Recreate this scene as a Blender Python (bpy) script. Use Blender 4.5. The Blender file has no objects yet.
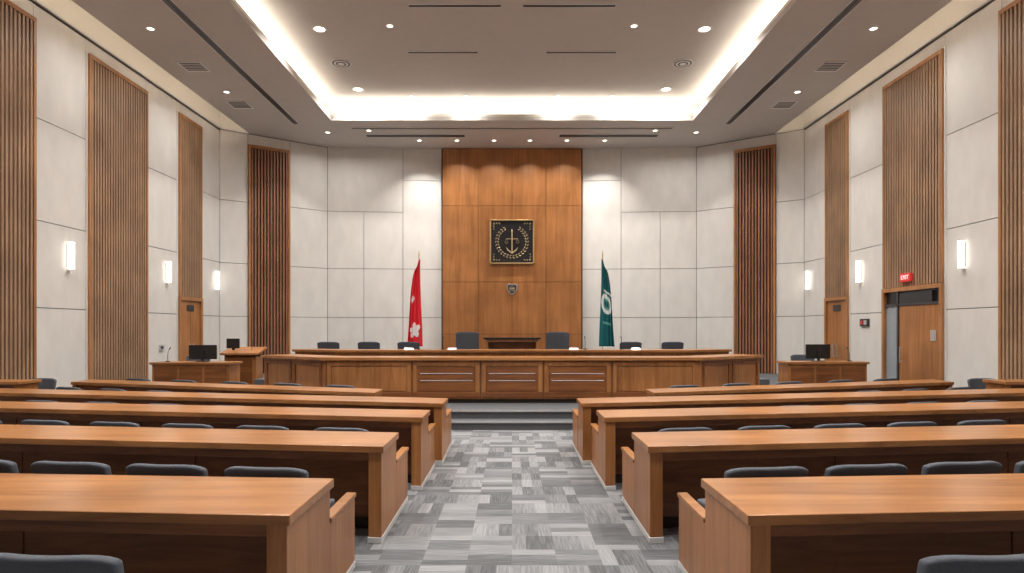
import bpy, bmesh, math, random
from mathutils import Vector, Matrix
random.seed(4)
sc = bpy.context.scene
sc.view_settings.view_transform = 'Standard'
sc.view_settings.look = 'None'

# ------------------------------------------------------------ materials
def newmat(name):
    m = bpy.data.materials.new(name); m.use_nodes = True
    nt = m.node_tree
    return m, nt, nt.nodes['Principled BSDF']

def plain(name, col, rough=0.5, metal=0.0, emit=None, es=0.0, noise=0.0, nscale=30, stretch=None):
    m, nt, b = newmat(name)
    b.inputs['Base Color'].default_value = (*col, 1)
    b.inputs['Roughness'].default_value = rough
    b.inputs['Metallic'].default_value = metal
    if emit:
        b.inputs['Emission Color'].default_value = (*emit, 1)
        b.inputs['Emission Strength'].default_value = es
    if noise > 0:
        tc = nt.nodes.new('ShaderNodeTexCoord')
        n = nt.nodes.new('ShaderNodeTexNoise'); n.inputs['Scale'].default_value = nscale
        n.inputs['Detail'].default_value = 6
        cr = nt.nodes.new('ShaderNodeValToRGB')
        cr.color_ramp.elements[0].position = .3; cr.color_ramp.elements[1].position = .7
        cr.color_ramp.elements[0].color = (*[c*(1-noise) for c in col], 1)
        cr.color_ramp.elements[1].color = (*[min(1, c*(1+noise)) for c in col], 1)
        src = tc.outputs['Object']
        if stretch:
            mp = nt.nodes.new('ShaderNodeMapping'); mp.inputs['Scale'].default_value = stretch
            nt.links.new(src, mp.inputs['Vector']); src = mp.outputs['Vector']
        nt.links.new(src, n.inputs['Vector'])
        nt.links.new(n.outputs['Fac'], cr.inputs['Fac'])
        nt.links.new(cr.outputs['Color'], b.inputs['Base Color'])
    return m

def wood(name, c1, c2, axis, rough=0.38, scale=9.0):
    m, nt, b = newmat(name)
    tc = nt.nodes.new('ShaderNodeTexCoord')
    mp = nt.nodes.new('ShaderNodeMapping')
    s = [1.0, 1.0, 1.0]; s[axis] = 0.06
    mp.inputs['Scale'].default_value = s
    n = nt.nodes.new('ShaderNodeTexNoise'); n.inputs['Scale'].default_value = scale
    n.inputs['Detail'].default_value = 9; n.inputs['Roughness'].default_value = .7
    n.inputs['Distortion'].default_value = .9
    n2 = nt.nodes.new('ShaderNodeTexNoise'); n2.inputs['Scale'].default_value = 1.1
    n2.inputs['Detail'].default_value = 2
    cr = nt.nodes.new('ShaderNodeValToRGB')
    cr.color_ramp.elements[0].position = .36; cr.color_ramp.elements[1].position = .64
    cr.color_ramp.elements[0].color = (*c1, 1); cr.color_ramp.elements[1].color = (*c2, 1)
    hs = nt.nodes.new('ShaderNodeHueSaturation')
    mr = nt.nodes.new('ShaderNodeMapRange')
    mr.inputs['To Min'].default_value = .82; mr.inputs['To Max'].default_value = 1.16
    mr.inputs['From Min'].default_value = .3; mr.inputs['From Max'].default_value = .7
    L = nt.links.new
    L(tc.outputs['Object'], mp.inputs['Vector']); L(mp.outputs['Vector'], n.inputs['Vector'])
    L(tc.outputs['Object'], n2.inputs['Vector'])
    L(n.outputs['Fac'], cr.inputs['Fac']); L(cr.outputs['Color'], hs.inputs['Color'])
    L(n2.outputs['Fac'], mr.inputs['Value']); L(mr.outputs['Result'], hs.inputs['Value'])
    L(hs.outputs['Color'], b.inputs['Base Color'])
    b.inputs['Roughness'].default_value = rough
    return m

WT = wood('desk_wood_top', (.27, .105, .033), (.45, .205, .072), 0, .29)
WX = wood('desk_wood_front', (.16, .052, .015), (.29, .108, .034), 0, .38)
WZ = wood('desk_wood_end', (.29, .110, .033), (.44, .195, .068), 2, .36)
WF = wood('feature_wall_wood', (.30, .115, .034), (.43, .180, .058), 2, .4, 6)
WS = wood('slat_wood', (.31, .185, .11), (.42, .265, .162), 2, .5)
WSR = wood('slat_wood_red', (.22, .09, .045), (.34, .15, .078), 2, .5)
WFR = wood('frame_wood', (.34, .145, .052), (.47, .225, .09), 2, .42)
DARK = plain('dark_gap', (.035, .025, .02), .8)
DBRN = plain('slat_backing', (.05, .028, .018), .8)
PAN = plain('wall_panel', (.72, .705, .68), .6, noise=.05, nscale=3.0, stretch=(1, 1, .45))
PANB = plain('wall_substrate', (.16, .155, .15), .8)
WHITE = plain('white_trim', (.78, .77, .75), .5)
CEIL = plain('ceiling_paint', (.58, .55, .52), .8, noise=.02, nscale=3)
CEILW = plain('cove_paint', (.85, .82, .76), .8)
METAL = plain('brushed_aluminium', (.75, .75, .76), .35, .9)
PLINTH = plain('pale_metal_plinth', (.66, .66, .66), .35, .2)
STEEL = plain('dark_steel', (.12, .12, .13), .4, .8)
BLACK = plain('black_plastic', (.015, .015, .017), .35)
SCREEN = plain('screen_glass', (.01, .012, .016), .12)
BLUE = plain('chair_fabric', (.082, .093, .115), .85, noise=.15, nscale=120)
GOLD = plain('gold', (.75, .55, .28), .35, .8)
LAMP = plain('lamp_glow', (1, .95, .88), .5, emit=(1, .93, .82), es=5)
SCON = plain('sconce_glass', (1, .97, .92), .4, emit=(1, .93, .84), es=3.8)
REDS = plain('exit_red', (.6, .03, .03), .4, emit=(1, .06, .04), es=.2)
REDF = plain('flag_red', (.68, .012, .025), .75, noise=.1, nscale=40)
WHF = plain('flag_white', (.8, .8, .8), .75)
TEAL = plain('flag_teal', (.0, .11, .125), .75, noise=.1, nscale=40)
GRN = plain('flag_emblem_green', (.12, .36, .33), .75)
GLASS = plain('door_glass', (.30, .34, .38), .15)
DARKG = plain('sign_dark', (.03, .03, .035), .4)

def carpet():
    m, nt, b = newmat('carpet_planks')
    N = nt.nodes.new; L = nt.links.new
    def mt(op, a, c=None):
        n = N('ShaderNodeMath'); n.operation = op
        for i, v in enumerate((a, c)):
            if v is None: continue
            if isinstance(v, (int, float)): n.inputs[i].default_value = v
            else: L(v, n.inputs[i])
        return n.outputs[0]
    def wnoise(a, c, d):
        cb = N('ShaderNodeCombineXYZ')
        for i, v in enumerate((a, c, d)):
            if isinstance(v, (int, float)): cb.inputs[i].default_value = v
            else: L(v, cb.inputs[i])
        fl = N('ShaderNodeVectorMath'); fl.operation = 'FLOOR'; L(cb.outputs[0], fl.inputs[0])
        wn = N('ShaderNodeTexWhiteNoise'); wn.noise_dimensions = '3D'; L(fl.outputs[0], wn.inputs['Vector'])
        return wn.outputs['Value']
    tc = N('ShaderNodeTexCoord'); sp = N('ShaderNodeSeparateXYZ'); L(tc.outputs['Object'], sp.inputs[0])
    S = .34
    x = mt('DIVIDE', sp.outputs[0], S); y = mt('DIVIDE', sp.outputs[1], S)
    cx = mt('FLOOR', x); cy = mt('FLOOR', y)
    par = mt('GREATER_THAN', wnoise(mt('ADD', cx, .5), mt('ADD', cy, .5), 7.5), .5)
    px = mt('FLOOR', mt('MULTIPLY', x, 3)); py = mt('FLOOR', mt('MULTIPLY', y, 3))
    def mix(f, a, c):
        n = N('ShaderNodeMix'); n.data_type = 'FLOAT'
        L(f, n.inputs[0]); L(a, n.inputs[2]); L(c, n.inputs[3])
        return n.outputs[0]
    ia = mix(par, px, mt('ADD', cx, 300.0)); ib = mix(par, cy, mt('ADD', py, 300.0))
    wn = wnoise(mt('ADD', ia, .5), mt('ADD', ib, .5), mt('ADD', par, .5))
    sA = N('ShaderNodeMapping'); sA.inputs['Scale'].default_value = (70, 4, 1)
    sB = N('ShaderNodeMapping'); sB.inputs['Scale'].default_value = (4, 70, 1)
    ns = []
    for s in (sA, sB):
        L(tc.outputs['Object'], s.inputs['Vector'])
        t = N('ShaderNodeTexNoise'); t.inputs['Scale'].default_value = 1; t.inputs['Detail'].default_value = 3
        L(s.outputs[0], t.inputs['Vector']); ns.append(t.outputs['Fac'])
    st = mix(par, ns[0], ns[1])
    v = mt('ADD', mt('MULTIPLY', wn, .85), mt('MULTIPLY', st, 1.25))
    v = mt('SUBTRACT', v, .60)
    cr = N('ShaderNodeValToRGB')
    cr.color_ramp.elements[0].color = (.085, .088, .095, 1)
    cr.color_ramp.elements[1].color = (.285, .292, .308, 1)
    L(v, cr.inputs['Fac']); L(cr.outputs['Color'], b.inputs['Base Color'])
    b.inputs['Roughness'].default_value = .95
    return m
CARP = carpet()
CARPD = plain('carpet_step', (.105, .11, .12), .95, noise=.18, nscale=90)

# ------------------------------------------------------------ mesh builder
class MB:
    def __init__(s):
        s.v = []; s.f = []; s.m = []; s.mats = []; s.sm = []; s.T = None
    def mi(s, mat):
        if mat not in s.mats: s.mats.append(mat)
        return s.mats.index(mat)
    def add(s, vs, fs, mat, smooth=False):
        o = len(s.v); i = s.mi(mat)
        for p in vs:
            p = tuple(p)
            s.v.append(s.T(p) if s.T else p)
        for f in fs:
            s.f.append([k+o for k in f]); s.m.append(i); s.sm.append(smooth)
    def box(s, x0, x1, y0, y1, z0, z1, mat):
        s.prism([(x0, y0), (x1, y0), (x1, y1), (x0, y1)], z0, z1, mat)
    def prism(s, poly, z0, z1, mat):
        n = len(poly)
        vs = [(p[0], p[1], z0) for p in poly]+[(p[0], p[1], z1) for p in poly]
        fs = [list(range(n))[::-1], list(range(n, 2*n))]+[[i, (i+1) % n, n+(i+1) % n, n+i] for i in range(n)]
        s.add(vs, fs, mat)
    def seg(s, p, q, s0, s1, n0, n1, z0, z1, mat):
        p = Vector(p); q = Vector(q); u = (q-p).normalized(); n = Vector((u.y, -u.x))
        c = [p+u*a+n*b for a, b in ((s0, n0), (s1, n0), (s1, n1), (s0, n1))]
        s.prism([(k.x, k.y) for k in c], z0, z1, mat)
    def tube(s, p, q, r, mat, n=12, r2=None):
        p = Vector(p); q = Vector(q); d = (q-p).normalized()
        a = Vector((0, 0, 1)) if abs(d.z) < .9 else Vector((1, 0, 0))
        u = d.cross(a).normalized(); w = d.cross(u); r2 = r if r2 is None else r2
        vs = [p+(u*math.cos(t)+w*math.sin(t))*r for t in [2*math.pi*i/n for i in range(n)]]
        vs += [q+(u*math.cos(t)+w*math.sin(t))*r2 for t in [2*math.pi*i/n for i in range(n)]]
        s.add(vs, [[i, (i+1) % n, n+(i+1) % n, n+i] for i in range(n)], mat, True)
        s.add(vs, [list(range(n))[::-1], list(range(n, 2*n))], mat)
    def mesh(s, name):
        me = bpy.data.meshes.new(name); me.from_pydata(s.v, [], s.f)
        for m in s.mats: me.materials.append(m)
        for i, p in enumerate(me.polygons):
            p.material_index = s.m[i]; p.use_smooth = s.sm[i]
        bm = bmesh.new(); bm.from_mesh(me); bmesh.ops.recalc_face_normals(bm, faces=bm.faces)
        bm.to_mesh(me); bm.free()
        return me
    def obj(s, name, bevel=0, segs=2, loc=None, rot=0, parent=None):
        return place(s.mesh(name), name, loc, rot, bevel, segs, parent)
def place(me, name, loc=None, rot=0, bevel=0, segs=2, parent=None):
    o = bpy.data.objects.new(name, me); sc.collection.objects.link(o)
    if loc: o.location = loc
    o.rotation_euler = (0, 0, rot)
    if bevel:
        b = o.modifiers.new('bevel', 'BEVEL'); b.width = bevel; b.segments = segs
        b.limit_method = 'ANGLE'; b.angle_limit = math.radians(50)
    if parent: o.parent = parent
    return o
MIR = lambda p: (-p[0], p[1], p[2])
def MS(s): return (lambda p: (s*p[0], p[1], p[2]))

W = 9.5; HC = 8.3
A = (-W, 20.8); B = (-6.6, 22.9); C = (-2.5, 23.2)
LAB = math.dist(A, B); LBC = math.dist(B, C)
P0 = (-W, -3.0)

# ------------------------------------------------------------ walls
def panels(mb, p, q, s0, s1, zs, g=.009):
    for a, b in zip(zs[:-1], zs[1:]):
        mb.seg(p, q, s0+g, s1-g, -.045, 0, a+g, b-g, PAN)
def slatpanel(p, q, s0, s1, z0, z1, mir, mat):
    mb = MB(); mb.T = MIR if mir else None
    mb.seg(p, q, s0+.01, s1-.01, .001, .012, z0, z1, DBRN)
    w = .075
    mb.seg(p, q, s0+.01, s0+w, .001, .075, z0, z1, WFR)
    mb.seg(p, q, s1-w, s1-.01, .001, .075, z0, z1, WFR)
    mb.seg(p, q, s0+w, s1-w, .001, .075, z1-.09, z1, WFR)
    n = max(3, int((s1-s0-2*w)/.098)); pitch = (s1-s0-2*w)/n
    for i in range(n):
        c = s0+w+(i+.5)*pitch
        mb.seg(p, q, c-.027, c+.027, .012, .065, z0, z1-.09, mat)
    return mb.obj('wood_slat_panel')
ZS = [.12, 2.2, 3.95, 6.0, 8.24]
Z0 = [(-3, -.4, 'p'), (-.4, 2.0, 's'), (2.0, 3.5, 'p'), (3.5, 5.8, 's'), (5.8, 7.3, 'p'), (7.3, 9.2, 's')]
ZL = Z0+[(9.2, 10.6, 'p'), (10.6, 12.7, 's'), (12.7, 14.28, 'p'), (14.28, 16.6, 's'), (16.6, 18.15, 'p'), (18.15, 19.5, 's'), (19.5, 20.8, 'p')]
ZR = Z0+[(9.2, 10.4, 'p'), (10.4, 12.42, 's'), (12.42, 14.02, 'p'), (14.02, 16.3, 's'), (16.3, 17.98, 'p'), (17.98, 19.3, 's'), (19.3, 20.8, 'p')]
for side in (0, 1):
    nm = 'right' if side else 'left'
    T = MIR if side else None
    w = MB(); w.T = T
    w.seg(P0, A, -.3, 23.8+.12, -.3, -.045, 0, 8.97, PANB)
    bk = MB(); bk.T = T
    bk.seg(A, B, -.1, LAB+.1, -.3, -.045, 0, 8.97, PANB)
    bk.seg(B, C, -.05, LBC, -.3, -.045, 0, 8.97, PANB)
    zones = ZR if side else ZL
    for zi, (y0, y1, t) in enumerate(zones):
        s0, s1 = y0+3, y1+3
        if t == 'p':
            panels(w, P0, A, s0, s1, ZS)
        else:
            zb = .12
            if zi == 11: zb = 2.72
            if side and zi == 9: zb = 2.8
            slatpanel(P0, A, s0, s1, zb, 7.93, side, WS)
            w.seg(P0, A, s0, s1, -.045, 0, 0, 7.93, PANB)
            panels(w, P0, A, s0, s1, [7.93, 8.24], .006)
    w.obj('wall_'+nm)
    tr = MB(); tr.T = T
    for y0, y1, t in zones:
        if t == 's':
            for yy in (y0+3, y1+3): tr.seg(P0, A, yy-.03, yy+.008, .001, .03, .12, 7.95, WHITE)
    tr.seg(P0, A, 0, 23.8, 0.001, .06, 8.28, 8.34, WHITE)
    tr.seg(P0, A, 0, 23.8, 0.001, .012, 8.34, 8.96, CEILW)
    tr.seg(A, B, 0, .9, 0.001, .06, 8.28, 8.34, WHITE)
    tr.seg(A, B, 0, 1.2, 0.001, .012, 8.34, 8.96, CEILW)
    tr.obj('trim_%d' % (2+side))
    a1, a2 = .244*LAB, .63*LAB
    ZB = [.12, 2.2, 3.95, 6.0, 8.28]
    panels(bk, A, B, 0, a1, ZB)
    slatpanel(A, B, a1, a2, .3, 7.93, side, WSR)
    bk.seg(A, B, a1, a2, -.045, 0, .12, 7.93, PANB)
    panels(bk, A, B, a1, a2, [7.93, 8.28], .006)
    panels(bk, A, B, a2, LAB, ZB)
    b1 = 1.28; b2 = 2.67
    for za, zb in zip(ZS[:3], ZS[1:4]):
        panels(bk, B, C, 0, b1, [za, zb]); panels(bk, B, C, b1, b2, [za, zb])
    panels(bk, B, C, 0, b2, [6.0, 8.72])
    panels(bk, B, C, b2, LBC, [.12, 2.2, 3.95, 7.15, 8.72])
    bk.obj('wall_back_'+nm)
    bb = MB(); bb.T = T
    bb.seg(P0, A, 0, 17.0, .001, .02, 0, .12, WFR)
    bb.obj('baseboard_'+nm)
w = MB(); w.box(-9.8, 9.8, -3.35, -3.05, 0, 8.97, PAN); w.obj('wall_rear')
w = MB(); w.box(-2.55, 2.55, 23.13, 23.45, 0, 8.97, DBRN)
cols = [-2.5, -1.22, 0, 1.22, 2.5]; rows = [.3, 1.6, 3.48, 6.22, 8.29]
for i in range(4):
    for j in range(4):
        w.box(cols[i]+.006, cols[i+1]-.006, 23.03, 23.13, rows[j]+.006, rows[j+1]-.006, WF)
w.obj('wall_back')

# ------------------------------------------------------------ floor and dais platforms
w = MB(); w.box(-9.8, 9.8, -3.35, 23.6, -.1, 0, CARP); w.obj('floor')
def plat(f):
    return [(-1.95, f), (1.95, f), (3.1, f+1.2), (9.42, f+2.9), (9.42, 20.7), (6.55, 22.75), (2.4, 22.95), (-2.4, 22.95),
            (-6.55, 22.75), (-9.42, 20.7), (-9.42, f+2.9), (-3.1, f+1.2)]
w = MB(); w.prism(plat(11.2), 0, .15, CARPD); w.prism(plat(11.55), .15, .3, CARPD)
w.box(-1.95, 1.95, 11.17, 11.22, .125, .155, METAL); w.box(-1.95, 1.95, 11.52, 11.57, .275, .305, METAL)
w.obj('floor_dais_steps')
w = MB(); w.box(-6, 6, 14.9, 22.7, .3, .6, CARPD); w.obj('floor_upper_dais')

# ------------------------------------------------------------ ceiling
OX = 5.65; OY = 20.0; OY0 = 1.0
w = MB()
for sx in (-1, 1):
    x0, x1 = sorted((sx*OX, sx*8.75))
    w.box(x0, x1, -3.05, OY, HC, HC+.12, CEIL)
w.box(-8.75, 8.75, OY, 23.4, HC, HC+.12, CEIL)
w.box(-OX, OX, -3.05, OY0, HC, HC+.12, CEIL)
w.obj('ceiling')
w = MB()
w.box(-9.8, 9.8, -3.35, 23.7, 8.98, 9.1, CEIL)
ZT = 8.98
w.box(-6.45, -6.4, OY0-.7, OY+.75, HC+.12, ZT, CEILW); w.box(6.4, 6.45, OY0-.7, OY+.75, HC+.12, ZT, CEILW)
w.box(-6.4, 6.4, OY+.7, OY+.75, HC+.12, ZT, CEILW); w.box(-6.4, 6.4, OY0-.75, OY0-.7, HC+.12, ZT, CEILW)
w.obj('ceiling_recess')
w = MB()
for sx in (-1, 1):
    x0, x1 = sorted((sx*(OX), sx*(OX+.04)))
    w.box(x0, x1, OY0, OY+.04, HC+.12, HC+.2, CEILW)
w.box(-OX, OX, OY, OY+.04, HC+.12, HC+.2, CEILW)
w.obj('trim_1')

def area(name, loc, sx, sy, power, col, direction, spread=180, parent=None, shape='RECTANGLE'):
    l = bpy.data.lights.new(name, 'AREA'); l.shape = shape; l.size = sx
    if shape == 'RECTANGLE': l.size_y = sy
    l.energy = power; l.color = col; l.spread = math.radians(spread)
    o = bpy.data.objects.new(name, l); sc.collection.objects.link(o)
    o.location = loc
    o.rotation_euler = Vector(direction).to_track_quat('-Z', 'Y').to_euler()
    if parent: o.parent = parent
    return o
WARM = (1, .90, .77)
for sx in (-1, 1):
    area('cove_led_strip', (sx*6.0, 10.5, 8.46), .12, 18.6, 230, WARM, (0, 0, 1), 145).rotation_euler = (math.pi, 0, 0)
    o = area('wall_slot_led_strip', (sx*8.66, 9.1, 8.5), .08, 23.5, 330, (1, .87, .70), (0, 0, 1)); o.rotation_euler = (math.pi, math.radians(-60*sx), 0)
o = area('cove_led_strip', (0, 20.35, 8.46), 11.6, .12, 140, WARM, (0, 0, 1), 145); o.rotation_euler = (math.pi, 0, 0)

def dl_mesh(r):
    mb = MB(); n = 24
    vs = []
    for rr, z in ((r*1.35, 0), (r*1.35, -.012), (r*1.02, -.012), (r, -.004)):
        vs += [(rr*math.cos(2*math.pi*i/n), rr*math.sin(2*math.pi*i/n), z) for i in range(n)]
    for k in range(3):
        mb.add(vs, [[k*n+i, k*n+(i+1) % n, (k+1)*n+(i+1) % n, (k+1)*n+i] for i in range(n)], WHITE)
    mb.add(vs[3*n:], [list(range(n))], LAMP)
    return mb.mesh('ceiling_downlight')
DLB = dl_mesh(.13); DLS = dl_mesh(.07)
def downlight(x, y, z, power, big=True, spread=120, tilt=None):
    o = place(DLB if big else DLS, 'ceiling_downlight', (x, y, z))
    if power:
        area('lamp', (0, 0, -.02), .2 if big else .09, 0, power, (1, .95, .885), tilt or (0, 0, -1), spread, o, 'DISK')
    return o
for sx in (-1, 1):
    for y in (3.5, 7.5, 11.4):
        downlight(sx*4.62, y, 8.975, 122)
    for y in (15.36, 19.2):
        downlight(sx*4.62, y, 8.975, 165, True, 140)
    for y in (3.5, 9.0):
        downlight(sx*1.5, y, 8.975, 105)
    for x, y in ((1.42, 19.8), (3.1, 19.8), (2.9, 15.2)):
        downlight(sx*x, y, 8.975, 30, False, 140)
    for y in (2.5, 6.3, 10.1, 13.9, 17.6):
        downlight(sx*7.85, y, HC-.001, 52, False, 160)
    downlight(sx*6.1, 21.2, HC-.001, 32, False, 160)
    for x in (.62, 1.9):
        downlight(sx*x, 22.1, HC-.001, 26, False, 105, (0, .12, -1))
    downlight(sx*3.2, 22.1, HC-.001, 48, False, 95, (0, .06, -1))
    downlight(sx*4.7, 21.0, HC-.001, 26, False, 165)  # added fill lamps, put in to lighten the upper back wall

# air diffusers, speakers
def slot(x0, x1, y0, y1, z):
    mb = MB(); mb.box(x0, x1, y0, y1, z-.012, z-.001, STEEL)
    lx = x1-x0; ly = y1-y0
    if lx > ly:
        mb.box(x0, x1, y0-.02, y0, z-.02, z-.001, WHITE); mb.box(x0, x1, y1, y1+.02, z-.02, z-.001, WHITE)
        mb.box(x0, x1, (y0+y1)/2-.008, (y0+y1)/2+.008, z-.02, z-.001, BLACK)
    else:
        mb.box(x0-.02, x0, y0, y1, z-.02, z-.001, WHITE); mb.box(x1, x1+.02, y0, y1, z-.02, z-.001, WHITE)
        mb.box((x0+x1)/2-.008, (x0+x1)/2+.008, y0, y1, z-.02, z-.001, BLACK)
    mb.obj('ceiling_air_diffuser')
for sx in (-1, 1):
    x0, x1 = sorted((sx*6.76, sx*6.94)); slot(x0, x1, 3, 20.3, HC)
    x0, x1 = sorted((sx*1.6, sx*4.9)); slot(x0, x1, 21.4, 21.7, HC)
    x0, x1 = sorted((sx*.9, sx*2.7)); slot(x0, x1, 16.6, 16.7, 8.98)
    x0, x1 = sorted((sx*.25, sx*2.3)); slot(x0, x1, 14.2, 14.3, 8.98)
    mb = MB()
    mb.tube((0, 0, 0), (0, 0, -.03), .27, WHITE, 28)
    for k in range(4): mb.tube((0, 0, -.03-.004*k), (0, 0, -.034-.004*k), .24-.05*k, STEEL if k % 2 == 0 else WHITE, 28)
    mb.obj('ceiling_speaker', loc=(sx*4.62, 17.3, 8.978))
    for yy in (15.9, 18.6):
        mb = MB(); mb.box(-.3, .3, -.3, .3, -.02, 0, WHITE)
        for k in range(5): mb.box(-.25, .25, -.25+k*.1, -.2+k*.1, -.026, -.018, STEEL)
        mb.obj('ceiling_air_vent', loc=(sx*7.9, yy, HC-.001))
slot(-5.2, 5.2, 20.72, 20.84, HC)

# ------------------------------------------------------------ sconces
def sconce(y, sx):
    mb = MB()
    x0, x1 = sorted((sx*9.498, sx*9.48)); mb.box(x0, x1, -.04+y, .04+y, 3.08, 3.6, METAL)
    x0, x1 = sorted((sx*9.48, sx*9.385)); mb.box(x0, x1, -.035+y, .035+y, 3.05, 3.63, SCON)
    x0, x1 = sorted((sx*9.485, sx*9.38)); mb.box(x0, x1, -.04+y, .04+y, 3.03, 3.05, METAL); mb.box(x0, x1, -.04+y, .04+y, 3.63, 3.65, METAL)
    mb.obj('wall_sconce')
for y in (2.7, 6.5, 13.7, 17.6, 20.5): sconce(y, -1)
for y in (2.7, 6.5, 13.45, 17.45, 20.45): sconce(y, 1)

# ------------------------------------------------------------ doors
def door(k, y0, y1, ztop, sx, glazed):
    mb = MB(); mb.T = MIR if sx > 0 else None
    X = -W+.001
    mb.box(X, X+.09, y0, y0+.09, 0, ztop, WFR); mb.box(X, X+.09, y1-.09, y1, 0, ztop, WFR)
    mb.box(X, X+.09, y0+.09, y1-.09, ztop-.1, ztop, WFR)
    if glazed:
        mb.box(X, X+.006, y0+.09, y1-.09, 0, ztop-.1, BLACK)
        ym = y1-.62
        mb.box(X+.006, X+.02, ym+.03, y1-.09, .02, ztop-.42, GLASS)
        mb.box(X, X+.06, ym-.03, ym+.03, 0, ztop-.1, STEEL)
        mb.box(X, X+.06, y0+.09, y1-.09, ztop-.45, ztop-.4, STEEL)
        mb.box(X+.006, X+.035, y0+.1, ym-.04, .01, ztop-.46, WZ)
        mb.box(X+.035, X+.045, y0+.25, y0+.45, 1.5, 1.75, METAL)
        mb.tube((X+.09, ym-.15, .95), (X+.09, ym-.15, 1.35), .015, METAL)
        mb.tube((X+.02, ym-.15, 1.0), (X+.09, ym-.15, 1.0), .012, METAL); mb.tube((X+.02, ym-.15, 1.3), (X+.09, ym-.15, 1.3), .012, METAL)
        mb.box(X+.006, X+.07, y0+.35, ym-.1, ztop-.4, ztop-.15, DARKG)
    else:
        mb.box(X, X+.035, y0+.1, y1-.1, .01, ztop-.11, WZ)
        mb.box(X+.034, X+.038, (y0+y1)/2-.004, (y0+y1)/2+.004, .02, ztop-.12, DARK)
        for d in (-.12, .12):
            yy = (y0+y1)/2+d
            mb.tube((X+.09, yy, .95), (X+.09, yy, 1.35), .015, METAL)
            mb.tube((X+.02, yy, 1.0), (X+.09, yy, 1.0), .012, METAL); mb.tube((X+.02, yy, 1.3), (X+.09, yy, 1.3), .012, METAL)
        mb.box(X+.034, X+.048, (y0+y1)/2-.2, (y0+y1)/2+.2, 2.3, 2.48, DARKG)
    mb.obj('door_%d' % k)
door(1, 18.15, 19.5, 2.71, -1, False)
door(2, 17.98, 19.3, 2.71, 1, False)
door(3, 14.02, 16.3, 2.79, 1, True)

e = bpy.data.objects.new('exit_sign', None); sc.collection.objects.link(e); e.location = (9.39, 15.25, 3.0)
mb = MB(); mb.box(-.03, .03, -.21, .21, -.10, .10, REDS); o = mb.obj('sign_box', .008, parent=e)
cu = bpy.data.curves.new('letters', 'FONT'); cu.body = 'EXIT'; cu.size = .15; cu.align_x = 'CENTER'; cu.align_y = 'CENTER'; cu.extrude = .003
cu.materials.append(plain('exit_letters', (1, .9, .9), .5, emit=(1, .85, .85), es=.5))
t = bpy.data.objects.new('letters', cu); sc.collection.objects.link(t); t.parent = e; t.location = (-.034, 0, 0); t.rotation_euler = (math.pi/2, 0, -math.pi/2)
mb = MB(); mb.box(9.45, 9.498, 17.0, 17.4, 1.85, 2.05, DARKG); mb.box(9.44, 9.45, 17.05, 17.19, 1.89, 2.01, METAL); mb.box(9.44, 9.45, 17.26, 17.35, 1.9, 2.0, REDS)
mb.obj('wall_control_panel', .004)
mb = MB(); mb.box(-9.498, -9.46, 17.2, 17.42, 1.2, 1.35, METAL); mb.box(-9.46, -9.455, 17.25, 17.37, 1.24, 1.31, DARKG); mb.obj('wall_switch_plate', .003)

# ------------------------------------------------------------ desks rows
def bench(near, far, xin, slope, xout, side, wing=True, hd=.8):
    s = 1 if side else -1
    mb = MB()
    mb.T = lambda p: (s*p[0], p[1]+slope*(p[0]-xin), p[2])
    mb.box(xin, xout, near, far, hd-.055, hd, WT)
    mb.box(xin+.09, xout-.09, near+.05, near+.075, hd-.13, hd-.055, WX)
    seg = 1.75; x = xin+.09
    while x < xout-.1:
        x2 = min(x+seg, xout-.09)
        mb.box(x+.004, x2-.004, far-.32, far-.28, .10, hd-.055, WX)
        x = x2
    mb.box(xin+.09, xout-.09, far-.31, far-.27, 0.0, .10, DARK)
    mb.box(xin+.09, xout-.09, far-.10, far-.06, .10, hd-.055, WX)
    for a, b in ((xin+.02, xin+.13), (xout-.10, xout-.02)):
        mb.box(a, b, near+.02, far-.02, .05, hd-.055, WZ)
        mb.box(a-.006, b+.006, near+.01, far-.01, 0, .05, PLINTH)
    if wing:
        mb.box(xin+.02, xin+.075, far-.02, far+.62, .05, .52, WZ)
        mb.box(xin+.01, xin+.085, far-.02, far+.63, .52, .55, WT)
        mb.box(xin+.014, xin+.081, far-.01, far+.62, 0, .05, PLINTH)
    return mb.obj('bench_desk', .005)
rowsD = [(3.28, 4.1, (1.14, 1.21), .067, 7.4, True), (5.22, 5.94, (1.05, 1.11), .124, 7.6, True), (6.95, 7.6, (.97, 1.0), .163, 7.8, True),
         (8.3, 8.92, (.89, .90), .205, 8.7, False), (9.7, 10.3, (2.08, 2.15), .34, 8.1, False)]
for r in rowsD:
    for side in (0, 1):
        bench(r[0], r[1], r[2][side], r[3], r[4], side, r[5])
for s in (-1, 1):
    mb = MB(); mb.T = MS(s)
    mb.box(.92, .98, 8.96, 9.72, .05, .52, WZ); mb.box(.91, .99, 8.96, 9.73, .52, .55, WT); mb.box(.915, .985, 8.96, 9.72, 0, .05, PLINTH)
    mb.obj('aisle_end_panel', .004)

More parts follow.
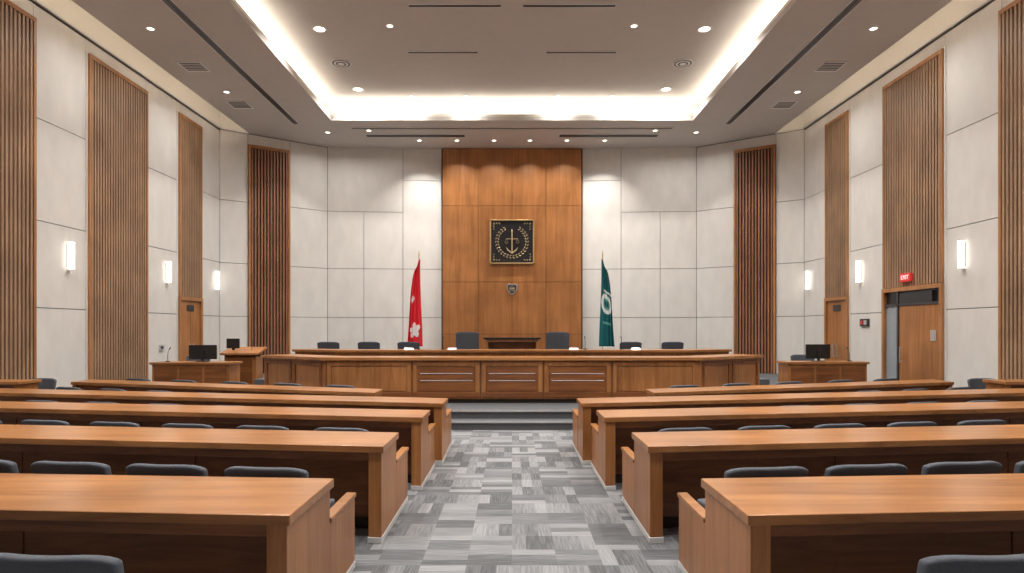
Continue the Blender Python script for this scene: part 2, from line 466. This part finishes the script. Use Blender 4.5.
# ------------------------------------------------------------ chairs
def chair_mesh(name, w, h, arms):
    mb = MB(); nu, nv = 14, 8; z0 = .50
    def pt(u, v, t):
        top = h-.035*abs(u)**5
        z = z0+(top-z0)*v
        x = u*w/2*(1-.05*(1-v))*(1-.03*v)
        y = -.24+.07*u*u-.07*v-t*.06
        return (x, y, z)
    vs = []
    for t in (0, 1):
        for j in range(nv+1):
            for i in range(nu+1):
                vs.append(pt(-1+2*i/nu, j/nv, t))
    N = (nu+1)*(nv+1); k = lambda t, j, i: t*N+j*(nu+1)+i
    fs = []
    for j in range(nv):
        for i in range(nu):
            fs.append([k(0, j, i), k(0, j, i+1), k(0, j+1, i+1), k(0, j+1, i)])
            fs.append([k(1, j, i), k(1, j+1, i), k(1, j+1, i+1), k(1, j, i+1)])
    for i in range(nu):
        fs.append([k(0, nv, i), k(0, nv, i+1), k(1, nv, i+1), k(1, nv, i)])
        fs.append([k(0, 0, i), k(1, 0, i), k(1, 0, i+1), k(0, 0, i+1)])
    for j in range(nv):
        fs.append([k(0, j, 0), k(0, j+1, 0), k(1, j+1, 0), k(1, j, 0)])
        fs.append([k(0, j, nu), k(1, j, nu), k(1, j+1, nu), k(0, j+1, nu)])
    mb.add(vs, fs, BLUE, True)
    mb.box(-w/2+.03, w/2-.03, -.22, .26, .41, .49, BLUE)
    mb.box(-.03, .03, -.29, -.2, .36, .60, STEEL)
    mb.box(-.12, .12, -.24, .12, .375, .41, STEEL)
    mb.tube((0, 0, .1), (0, 0, .39), .028, METAL)
    for a in range(5):
        t = 2*math.pi*a/5+.3; c, s_ = math.cos(t), math.sin(t)
        mb.tube((0, 0, .11), (c*.27, s_*.27, .07), .024, STEEL, 8, .016)
        mb.tube((c*.27-s_*.02, s_*.27+c*.02, .03), (c*.27+s_*.02, s_*.27-c*.02, .03), .03, BLACK, 10)
    if arms:
        for sx in (-1, 1):
            xx = sx*(w/2-.0)
            mb.box(xx-.02, xx+.02, -.2, .12, .62, .65, BLACK)
            mb.box(xx-.014, xx+.014, -.05, 0, .42, .62, STEEL)
            x0, x1 = sorted((sx*(w/2-.08), xx)); mb.box(x0, x1, -.05, 0, .40, .43, STEEL)
    return mb.mesh(name)
CH = chair_mesh('council_chair', .60, .84, False)
CL = chair_mesh('council_chair', .60, .76, False)
CM = chair_mesh('council_chair', .60, .80, False)
CE = chair_mesh('high_back_chair', .64, 1.1, True)
def chair(x, y, z=0, rot=0, me=CH, name='council_chair'):
    return place(me, name, (x, y, z), rot, .018, 3)
setup = [(0, .42, 1.88, 5, .70), (1, .72, 1.62, 7, .72), (2, .26, 1.7, 7, .86), (3, .14, 1.7, 7, .98), (4, .16, 2.75, 6, .98)]
for ri, gap, x0, n, dx in setup:
    near, far, xin, slope, xout, _ = rowsD[ri]
    for s in (-1, 1):
        xi = xin[1 if s > 0 else 0]
        for i in range(n):
            x = x0+i*dx+(xi-xin[0])
            if x > xout-.35: break
            chair(s*x, near-gap+slope*(x-xi), 0, s*math.atan(slope), CH if ri < 2 else CL)
for s in (-1, 1):
    for x, y in ((2.9, 11.35), (3.95, 11.75), (5.05, 12.1), (6.2, 12.5), (7.3, 12.9)):
        chair(s*x, y, 0, s*.3, CM)
    mb = MB(); mb.T = MS(s)
    mb.box(8.3, 9.4, 10.75, 11.3, .83, .88, WT); mb.box(8.34, 8.40, 10.78, 11.27, 0, .83, WZ); mb.box(9.3, 9.36, 10.78, 11.27, 0, .83, WZ)
    mb.box(8.40, 9.3, 11.18, 11.22, .08, .83, WX)
    mb.obj('side_desk', .005)
    chair(s*8.85, 11.75, 0.0, math.pi, CH)

# ------------------------------------------------------------ front dais desk
mb = MB()
def tri_ring(o1, o2, i1, i2, z0, z1, mat):
    mb.prism([(-o1[0], o1[1]), o1, i1, (-i1[0], i1[1])], z0, z1, mat)
    for s in (-1, 1):
        mb.prism([(s*o1[0], o1[1]), (s*o2[0], o2[1]), (s*i2[0], i2[1]), (s*i1[0], i1[1])], z0, z1, mat)
tri_ring((3.76, 12.6), (5.45, 13.85), (3.5, 13.3), (4.95, 14.4), 1.15, 1.21, WT)
tri_ring((3.72, 12.68), (5.38, 13.9), (3.55, 13.2), (5.0, 14.3), .38, 1.15, WZ)
tri_ring((3.70, 12.72), (5.34, 13.92), (3.6, 13.1), (5.05, 14.2), .3, .38, DARK)
edges = [-3.68, -1.98, -.62, .62, 1.98, 3.68]
for a, b in zip(edges[:-1], edges[1:]):
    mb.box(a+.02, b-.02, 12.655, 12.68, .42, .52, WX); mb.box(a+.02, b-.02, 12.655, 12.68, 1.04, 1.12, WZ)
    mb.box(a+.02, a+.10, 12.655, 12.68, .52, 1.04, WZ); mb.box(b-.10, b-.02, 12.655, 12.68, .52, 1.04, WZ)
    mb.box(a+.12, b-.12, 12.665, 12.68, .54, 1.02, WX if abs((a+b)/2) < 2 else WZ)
    mb.box(a-.004, a+.004, 12.67, 12.682, .38, 1.15, DARK)
    if abs((a+b)/2) < 2:
        for z in (.74, .88): mb.box(a+.16, b-.16, 12.655, 12.668, z, z+.016, METAL)
for s in (-1, 1):
    p = (-3.72, 12.68); q = (-5.38, 13.9)
    # outward face of the wing: normal side chosen toward the audience
    mb.T = MIR if s > 0 else None
    Lw = math.dist(p, q)
    for n0, n1 in ((-.025, 0), (0, .025)):
        for a in (.08, Lw/2+.04):
            b = a+Lw/2-.12
            mb.seg(p, q, a, b, n0, n1, .44, .50, WX); mb.seg(p, q, a, b, n0, n1, 1.04, 1.1, WX)
            mb.seg(p, q, a, a+.06, n0, n1, .5, 1.04, WX); mb.seg(p, q, b-.06, b, n0, n1, .5, 1.04, WX)
    mb.T = None
mb.obj('clerk_bench', .006)
mb = MB()
tri_ring((4.3, 15.35), (5.5, 16.0), (4.1, 16.05), (5.1, 16.6), 1.21, 1.27, WT)
tri_ring((4.26, 15.42), (5.44, 16.04), (4.15, 15.6), (5.3, 16.2), .6, 1.21, WZ)
mb.obj('council_bench', .006)

for x in (-4.86, -3.79, -2.74, 3.14, 4.25): chair(x, 17.2, .6)
for x in (-1.18, 1.21): chair(x, 17.2, .6, 0, CE, 'high_back_chair')

def mic(x, y, z, name='gooseneck_microphone'):
    mb = MB(); mb.tube((0, 0, 0), (0, 0, .02), .045, BLACK)
    pts = [(0, 0, .02), (0, 0, .14), (0, .02, .22), (0, .07, .28)]
    for a, b in zip(pts[:-1], pts[1:]): mb.tube(a, b, .006, BLACK, 8)
    mb.tube(pts[-1], (0, .12, .32), .013, BLACK, 8)
    mb.obj(name, loc=(x, y, z))
for x in (-2.3, -1.7, 1.8, 2.7): mic(x, 15.75, 1.271)
for x in (-2.5, -1.45, 1.5, 3.0):
    mb = MB()
    mb.add([(-.11, 0, 0), (.11, 0, 0), (.11, .03, .05), (-.11, .03, .05), (-.11, .06, 0), (.11, .06, 0)], [[0, 1, 2, 3], [3, 2, 5, 4], [0, 3, 4], [1, 5, 2], [0, 4, 5, 1]], METAL)
    mb.obj('name_plate', loc=(x, 15.5, 1.27))

mb = MB()
mb.box(-.95, .95, 21.15, 21.8, 1.44, 1.50, BLACK); mb.box(-.88, .88, 21.2, 21.75, 1.36, 1.44, WZ)
for x in (-.85, .79): mb.box(x, x+.06, 21.2, 21.75, .6, 1.36, WZ)
mb.box(-.79, .79, 21.6, 21.64, .7, 1.36, WX); mb.box(-.79, .79, 21.25, 21.7, .8, .84, WX)
mb.obj('console_table', .005)

# ------------------------------------------------------------ clerk desks, lecterns, monitors
def monitor(x, y, z, rot, w=.56, h=.33, name='computer_monitor'):
    mb = MB(); mb.box(-w/2, w/2, -.02, .02, .06, .06+h, BLACK); mb.box(-w/2+.015, w/2-.015, .02, .023, .075, .045+h, SCREEN)
    mb.box(-.03, .03, -.045, -.02, .02, .25, BLACK); mb.box(-.12, .12, -.1, .08, 0, .015, BLACK)
    mb.obj(name, .004, loc=(x, y, z), rot=rot)
def clerkdesk(x0, x1, y0, y1, s):
    mb = MB(); mb.T = MIR if s > 0 else None
    mb.box(x0, x1, y0, y1, .98, 1.03, WT); mb.box(x0+.04, x1-.04, y0+.04, y0+.08, .34, .98, WZ)
    mb.box(x0+.04, x0+.09, y0+.08, y1-.04, .34, .98, WZ); mb.box(x1-.09, x1-.04, y0+.08, y1-.04, .34, .98, WZ)
    mb.box(x0+.06, x1-.06, y0+.06, y1-.06, .3, .34, DARK)
    n = 3; d = (x1-x0-.12)/n
    for i in range(n):
        a = x0+.06+i*d
        mb.box(a+.03, a+d-.03, y0+.025, y0+.04, .42, .92, WX)
    mb.obj('clerk_desk', .005)
def lectern(x, y):
    mb = MB()
    mb.box(-.4, .4, -.25, .25, 0, .08, DARK); mb.box(-.38, .38, -.22, .22, .08, .88, WZ)
    mb.box(-.3, .3, -.235, -.22, .16, .8, WX)
    mb.add([(-.46, -.3, .84), (.46, -.3, .84), (.46, .3, .98), (-.46, .3, .98), (-.46, -.3, .89), (.46, -.3, .89), (.46, .3, 1.03), (-.46, .3, 1.03)],
           [[0, 3, 2, 1], [4, 5, 6, 7], [0, 1, 5, 4], [1, 2, 6, 5], [2, 3, 7, 6], [3, 0, 4, 7]], WZ)
    mb.box(-.38, .38, -.22, .22, .8, .86, WZ)
    mb.box(-.42, -.10, -.02, .01, 1.0, 1.24, BLACK); mb.box(-.29, -.23, -.01, .04, .93, 1.02, BLACK)
    mb.tube((.2, .0, .94), (.2, .02, 1.15), .007, BLACK, 8); mb.tube((.2, .02, 1.15), (.2, .1, 1.24), .012, BLACK, 8)
    mb.obj('lectern', .005, loc=(x, y, .3))
clerkdesk(-8.05, -6.25, 14.2, 14.85, -1); lectern(-6.6, 15.75)
clerkdesk(-8.05, -6.2, 14.4, 15.05, 1)
monitor(-7.0, 14.5, 1.03, .1, .6, .32)
monitor(7.05, 14.75, 1.03, 0)
mic(-7.8, 14.5, 1.031, 'desk_microphone'); mic(7.75, 14.7, 1.031, 'desk_microphone')
chair(-7.65, 15.35, .3, math.pi); chair(7.2, 15.6, .3, math.pi)

# ------------------------------------------------------------ flags
def flag(x, y, z, side, kind):
    e = bpy.data.objects.new('flag_on_stand', None); sc.collection.objects.link(e); e.location = (x, y, z)
    mb = MB(); mb.tube((0, 0, 0), (0, 0, .04), .2, GOLD, 24); mb.tube((0, 0, .04), (0, 0, .12), .12, GOLD, 24, .03)
    mb.tube((0, 0, .1), (0, 0, 3.65), .02, GOLD, 12); mb.tube((0, 0, 3.65), (0, 0, 3.70), .035, GOLD, 12, .02); mb.tube((0, 0, 3.70), (0, 0, 3.85), .03, GOLD, 12, .002)
    mb.obj('pole', parent=e)
    mb = MB(); nu, nv = 60, 70
    H = 2.95; zt = 3.55; vs = []
    for j in range(nv+1):
        v = j/nv
        spread = .14+.36*v**.6
        for i in range(nu+1):
            u = i/nu
            fold = math.sin(u*7*math.pi+.8*v)
            px = side*(-.05-.07*v+spread*(u**.9)+.014*math.sin(5*v+7*u))
            py = -.07+(.03+.03*v)*fold*(.4+.6*u)-.05*u
            pz = zt-H*v-(.36*u*(1-v))-.05*u*math.sin(v*3)
            vs.append((px, py, pz))
    def col(u, v):
        if kind == 'red':
            t = math.atan2((v-.80)/.10, (u-.5)/.40); r = math.hypot((v-.80)/.10, (u-.5)/.40)
            if r < .55+.45*abs(math.cos(t*2.5+.6)): return WHF
            if (abs(u-.72)/.14+abs(v-.40)/.05) < 1: return WHF
            return REDF
        d = math.hypot((u-.5)/.45, (v-.48)/.12)
        if d < .35: return TEAL
        if d < .6: return GRN
        if d < 1: return WHF
        if abs(v-.33) < .012 and u > .3: return WHF
        if v > .70 and v < .73 and abs(u-.5) < .3: return GRN
        return TEAL
    buckets = {}
    for j in range(nv):
        for i in range(nu):
            buckets.setdefault(col((i+.5)/nu, (j+.5)/nv), []).append([j*(nu+1)+i, j*(nu+1)+i+1, (j+1)*(nu+1)+i+1, (j+1)*(nu+1)+i])
    mb.v = list(vs)
    for m, fs in buckets.items():
        k = mb.mi(m)
        for f in fs: mb.f.append(f); mb.m.append(k); mb.sm.append(True)
    o = mb.obj('cloth', parent=e)
    so = o.modifiers.new('thick', 'SOLIDIFY'); so.thickness = .004
flag(-3.14, 21.6, .6, -1, 'red')
flag(3.06, 21.6, .6, 1, 'teal')

# ------------------------------------------------------------ framed emblem
e = bpy.data.objects.new('framed_emblem', None); sc.collection.objects.link(e); e.location = (0, 23.02, 4.92)
mb = MB(); R = .80
mb.box(-R, R, -.04, .0, -R, R, BLACK)
for a in (-1, 1):
    x0, x1 = sorted((a*R, a*(R-.05))); mb.box(x0, x1, -.08, 0, -R, R, GOLD)
    z0, z1 = sorted((a*R, a*(R-.05))); mb.box(-R, R, -.08, 0, z0, z1, GOLD)
mb.obj('frame', .008, parent=e)
mb = MB(); EM = plain('dull_gold', (.55, .42, .24), .45, .6)
for i in range(26):
    t = math.radians(-240+i*300/25)
    for r, tilt in ((.50, .6), (.58, -.6)):
        c = Vector((math.cos(t)*r, 0, math.sin(t)*r)); d = t+math.pi/2+tilt
        u = Vector((math.cos(d), 0, math.sin(d))); n = Vector((-u.z, 0, u.x))
        pts = [c-u*.05, c+n*.019, c+u*.05, c-n*.019]
        vs = [(p.x, -.045, p.z) for p in pts]+[(c.x, -.06, c.z)]
        mb.add(vs, [[0, 1, 4], [1, 2, 4], [2, 3, 4], [3, 0, 4]], EM)
for a in (-1, 1):
    for b in (-1, 1):
        for k in range(3):
            mb.tube((a*(.66-.09*k), -.05, b*.68), (a*(.66-.09*k)-a*.05, -.05, b*.63), .010, EM, 6)
            mb.tube((a*.68, -.05, b*(.66-.09*k)), (a*.63, -.05, b*(.66-.09*k)-b*.05), .010, EM, 6)
mb.tube((0, -.06, -.42), (0, -.06, .36), .022, EM, 8); mb.tube((0, -.06, .36), (0, -.06, .46), .035, EM, 8, .003)
mb.tube((-.2, -.06, .1), (.2, -.06, .1), .012, EM, 8)
for a in (-1, 1):
    mb.tube((a*.2, -.06, .1), (a*.26, -.06, -.04), .005, EM, 6); mb.tube((a*.2, -.06, .1), (a*.14, -.06, -.04), .005, EM, 6)
    mb.tube((a*.2, -.06, -.04), (a*.2, -.06, -.07), .06, EM, 12, .02)
    mb.tube((0, -.06, -.42), (a*.15, -.06, -.30), .018, EM, 8)
    mb.tube((a*.15, -.06, -.30), (a*.20, -.06, -.20), .018, EM, 8, .004)
mb.obj('gold_relief', parent=e)
mb = MB()
out = [(-.2, .16), (-.1, .2), (0, .17), (.1, .2), (.2, .16), (.18, -.02), (.1, -.14), (0, -.22), (-.1, -.14), (-.18, -.02)]
n = len(out)
for sc_, y0, y1, m in ((1, -.0, -.03, METAL), (.8, -.03, -.045, STEEL)):
    vs = [(p[0]*sc_, y0, p[1]*sc_) for p in out]+[(p[0]*sc_, y1, p[1]*sc_) for p in out]
    mb.add(vs, [list(range(n)), list(range(n, 2*n))]+[[i, (i+1) % n, n+(i+1) % n, n+i] for i in range(n)], m)
for a in (-1, 0, 1): mb.tube((a*.07, -.06, -.08), (a*.07, -.06, .08), .015, GOLD, 8)
mb.tube((-.09, -.06, .02), (.09, -.06, .02), .012, METAL, 8)
mb.obj('wall_crest', loc=(0, 23.03, 3.22))

# ------------------------------------------------------------ world & camera
wd = bpy.data.worlds.new('World'); sc.world = wd; wd.use_nodes = True
wd.node_tree.nodes['Background'].inputs[0].default_value = (.9, .92, 1, 1)
wd.node_tree.nodes['Background'].inputs[1].default_value = .3
cam = bpy.data.cameras.new('camera'); co = bpy.data.objects.new('camera', cam); sc.collection.objects.link(co)
co.location = (0, 0, 1.75); co.rotation_euler = (math.pi/2, 0, 0)
cam.lens = 22.5; cam.sensor_width = 36; cam.shift_y = 43.5/1024; cam.clip_end = 100
sc.camera = co
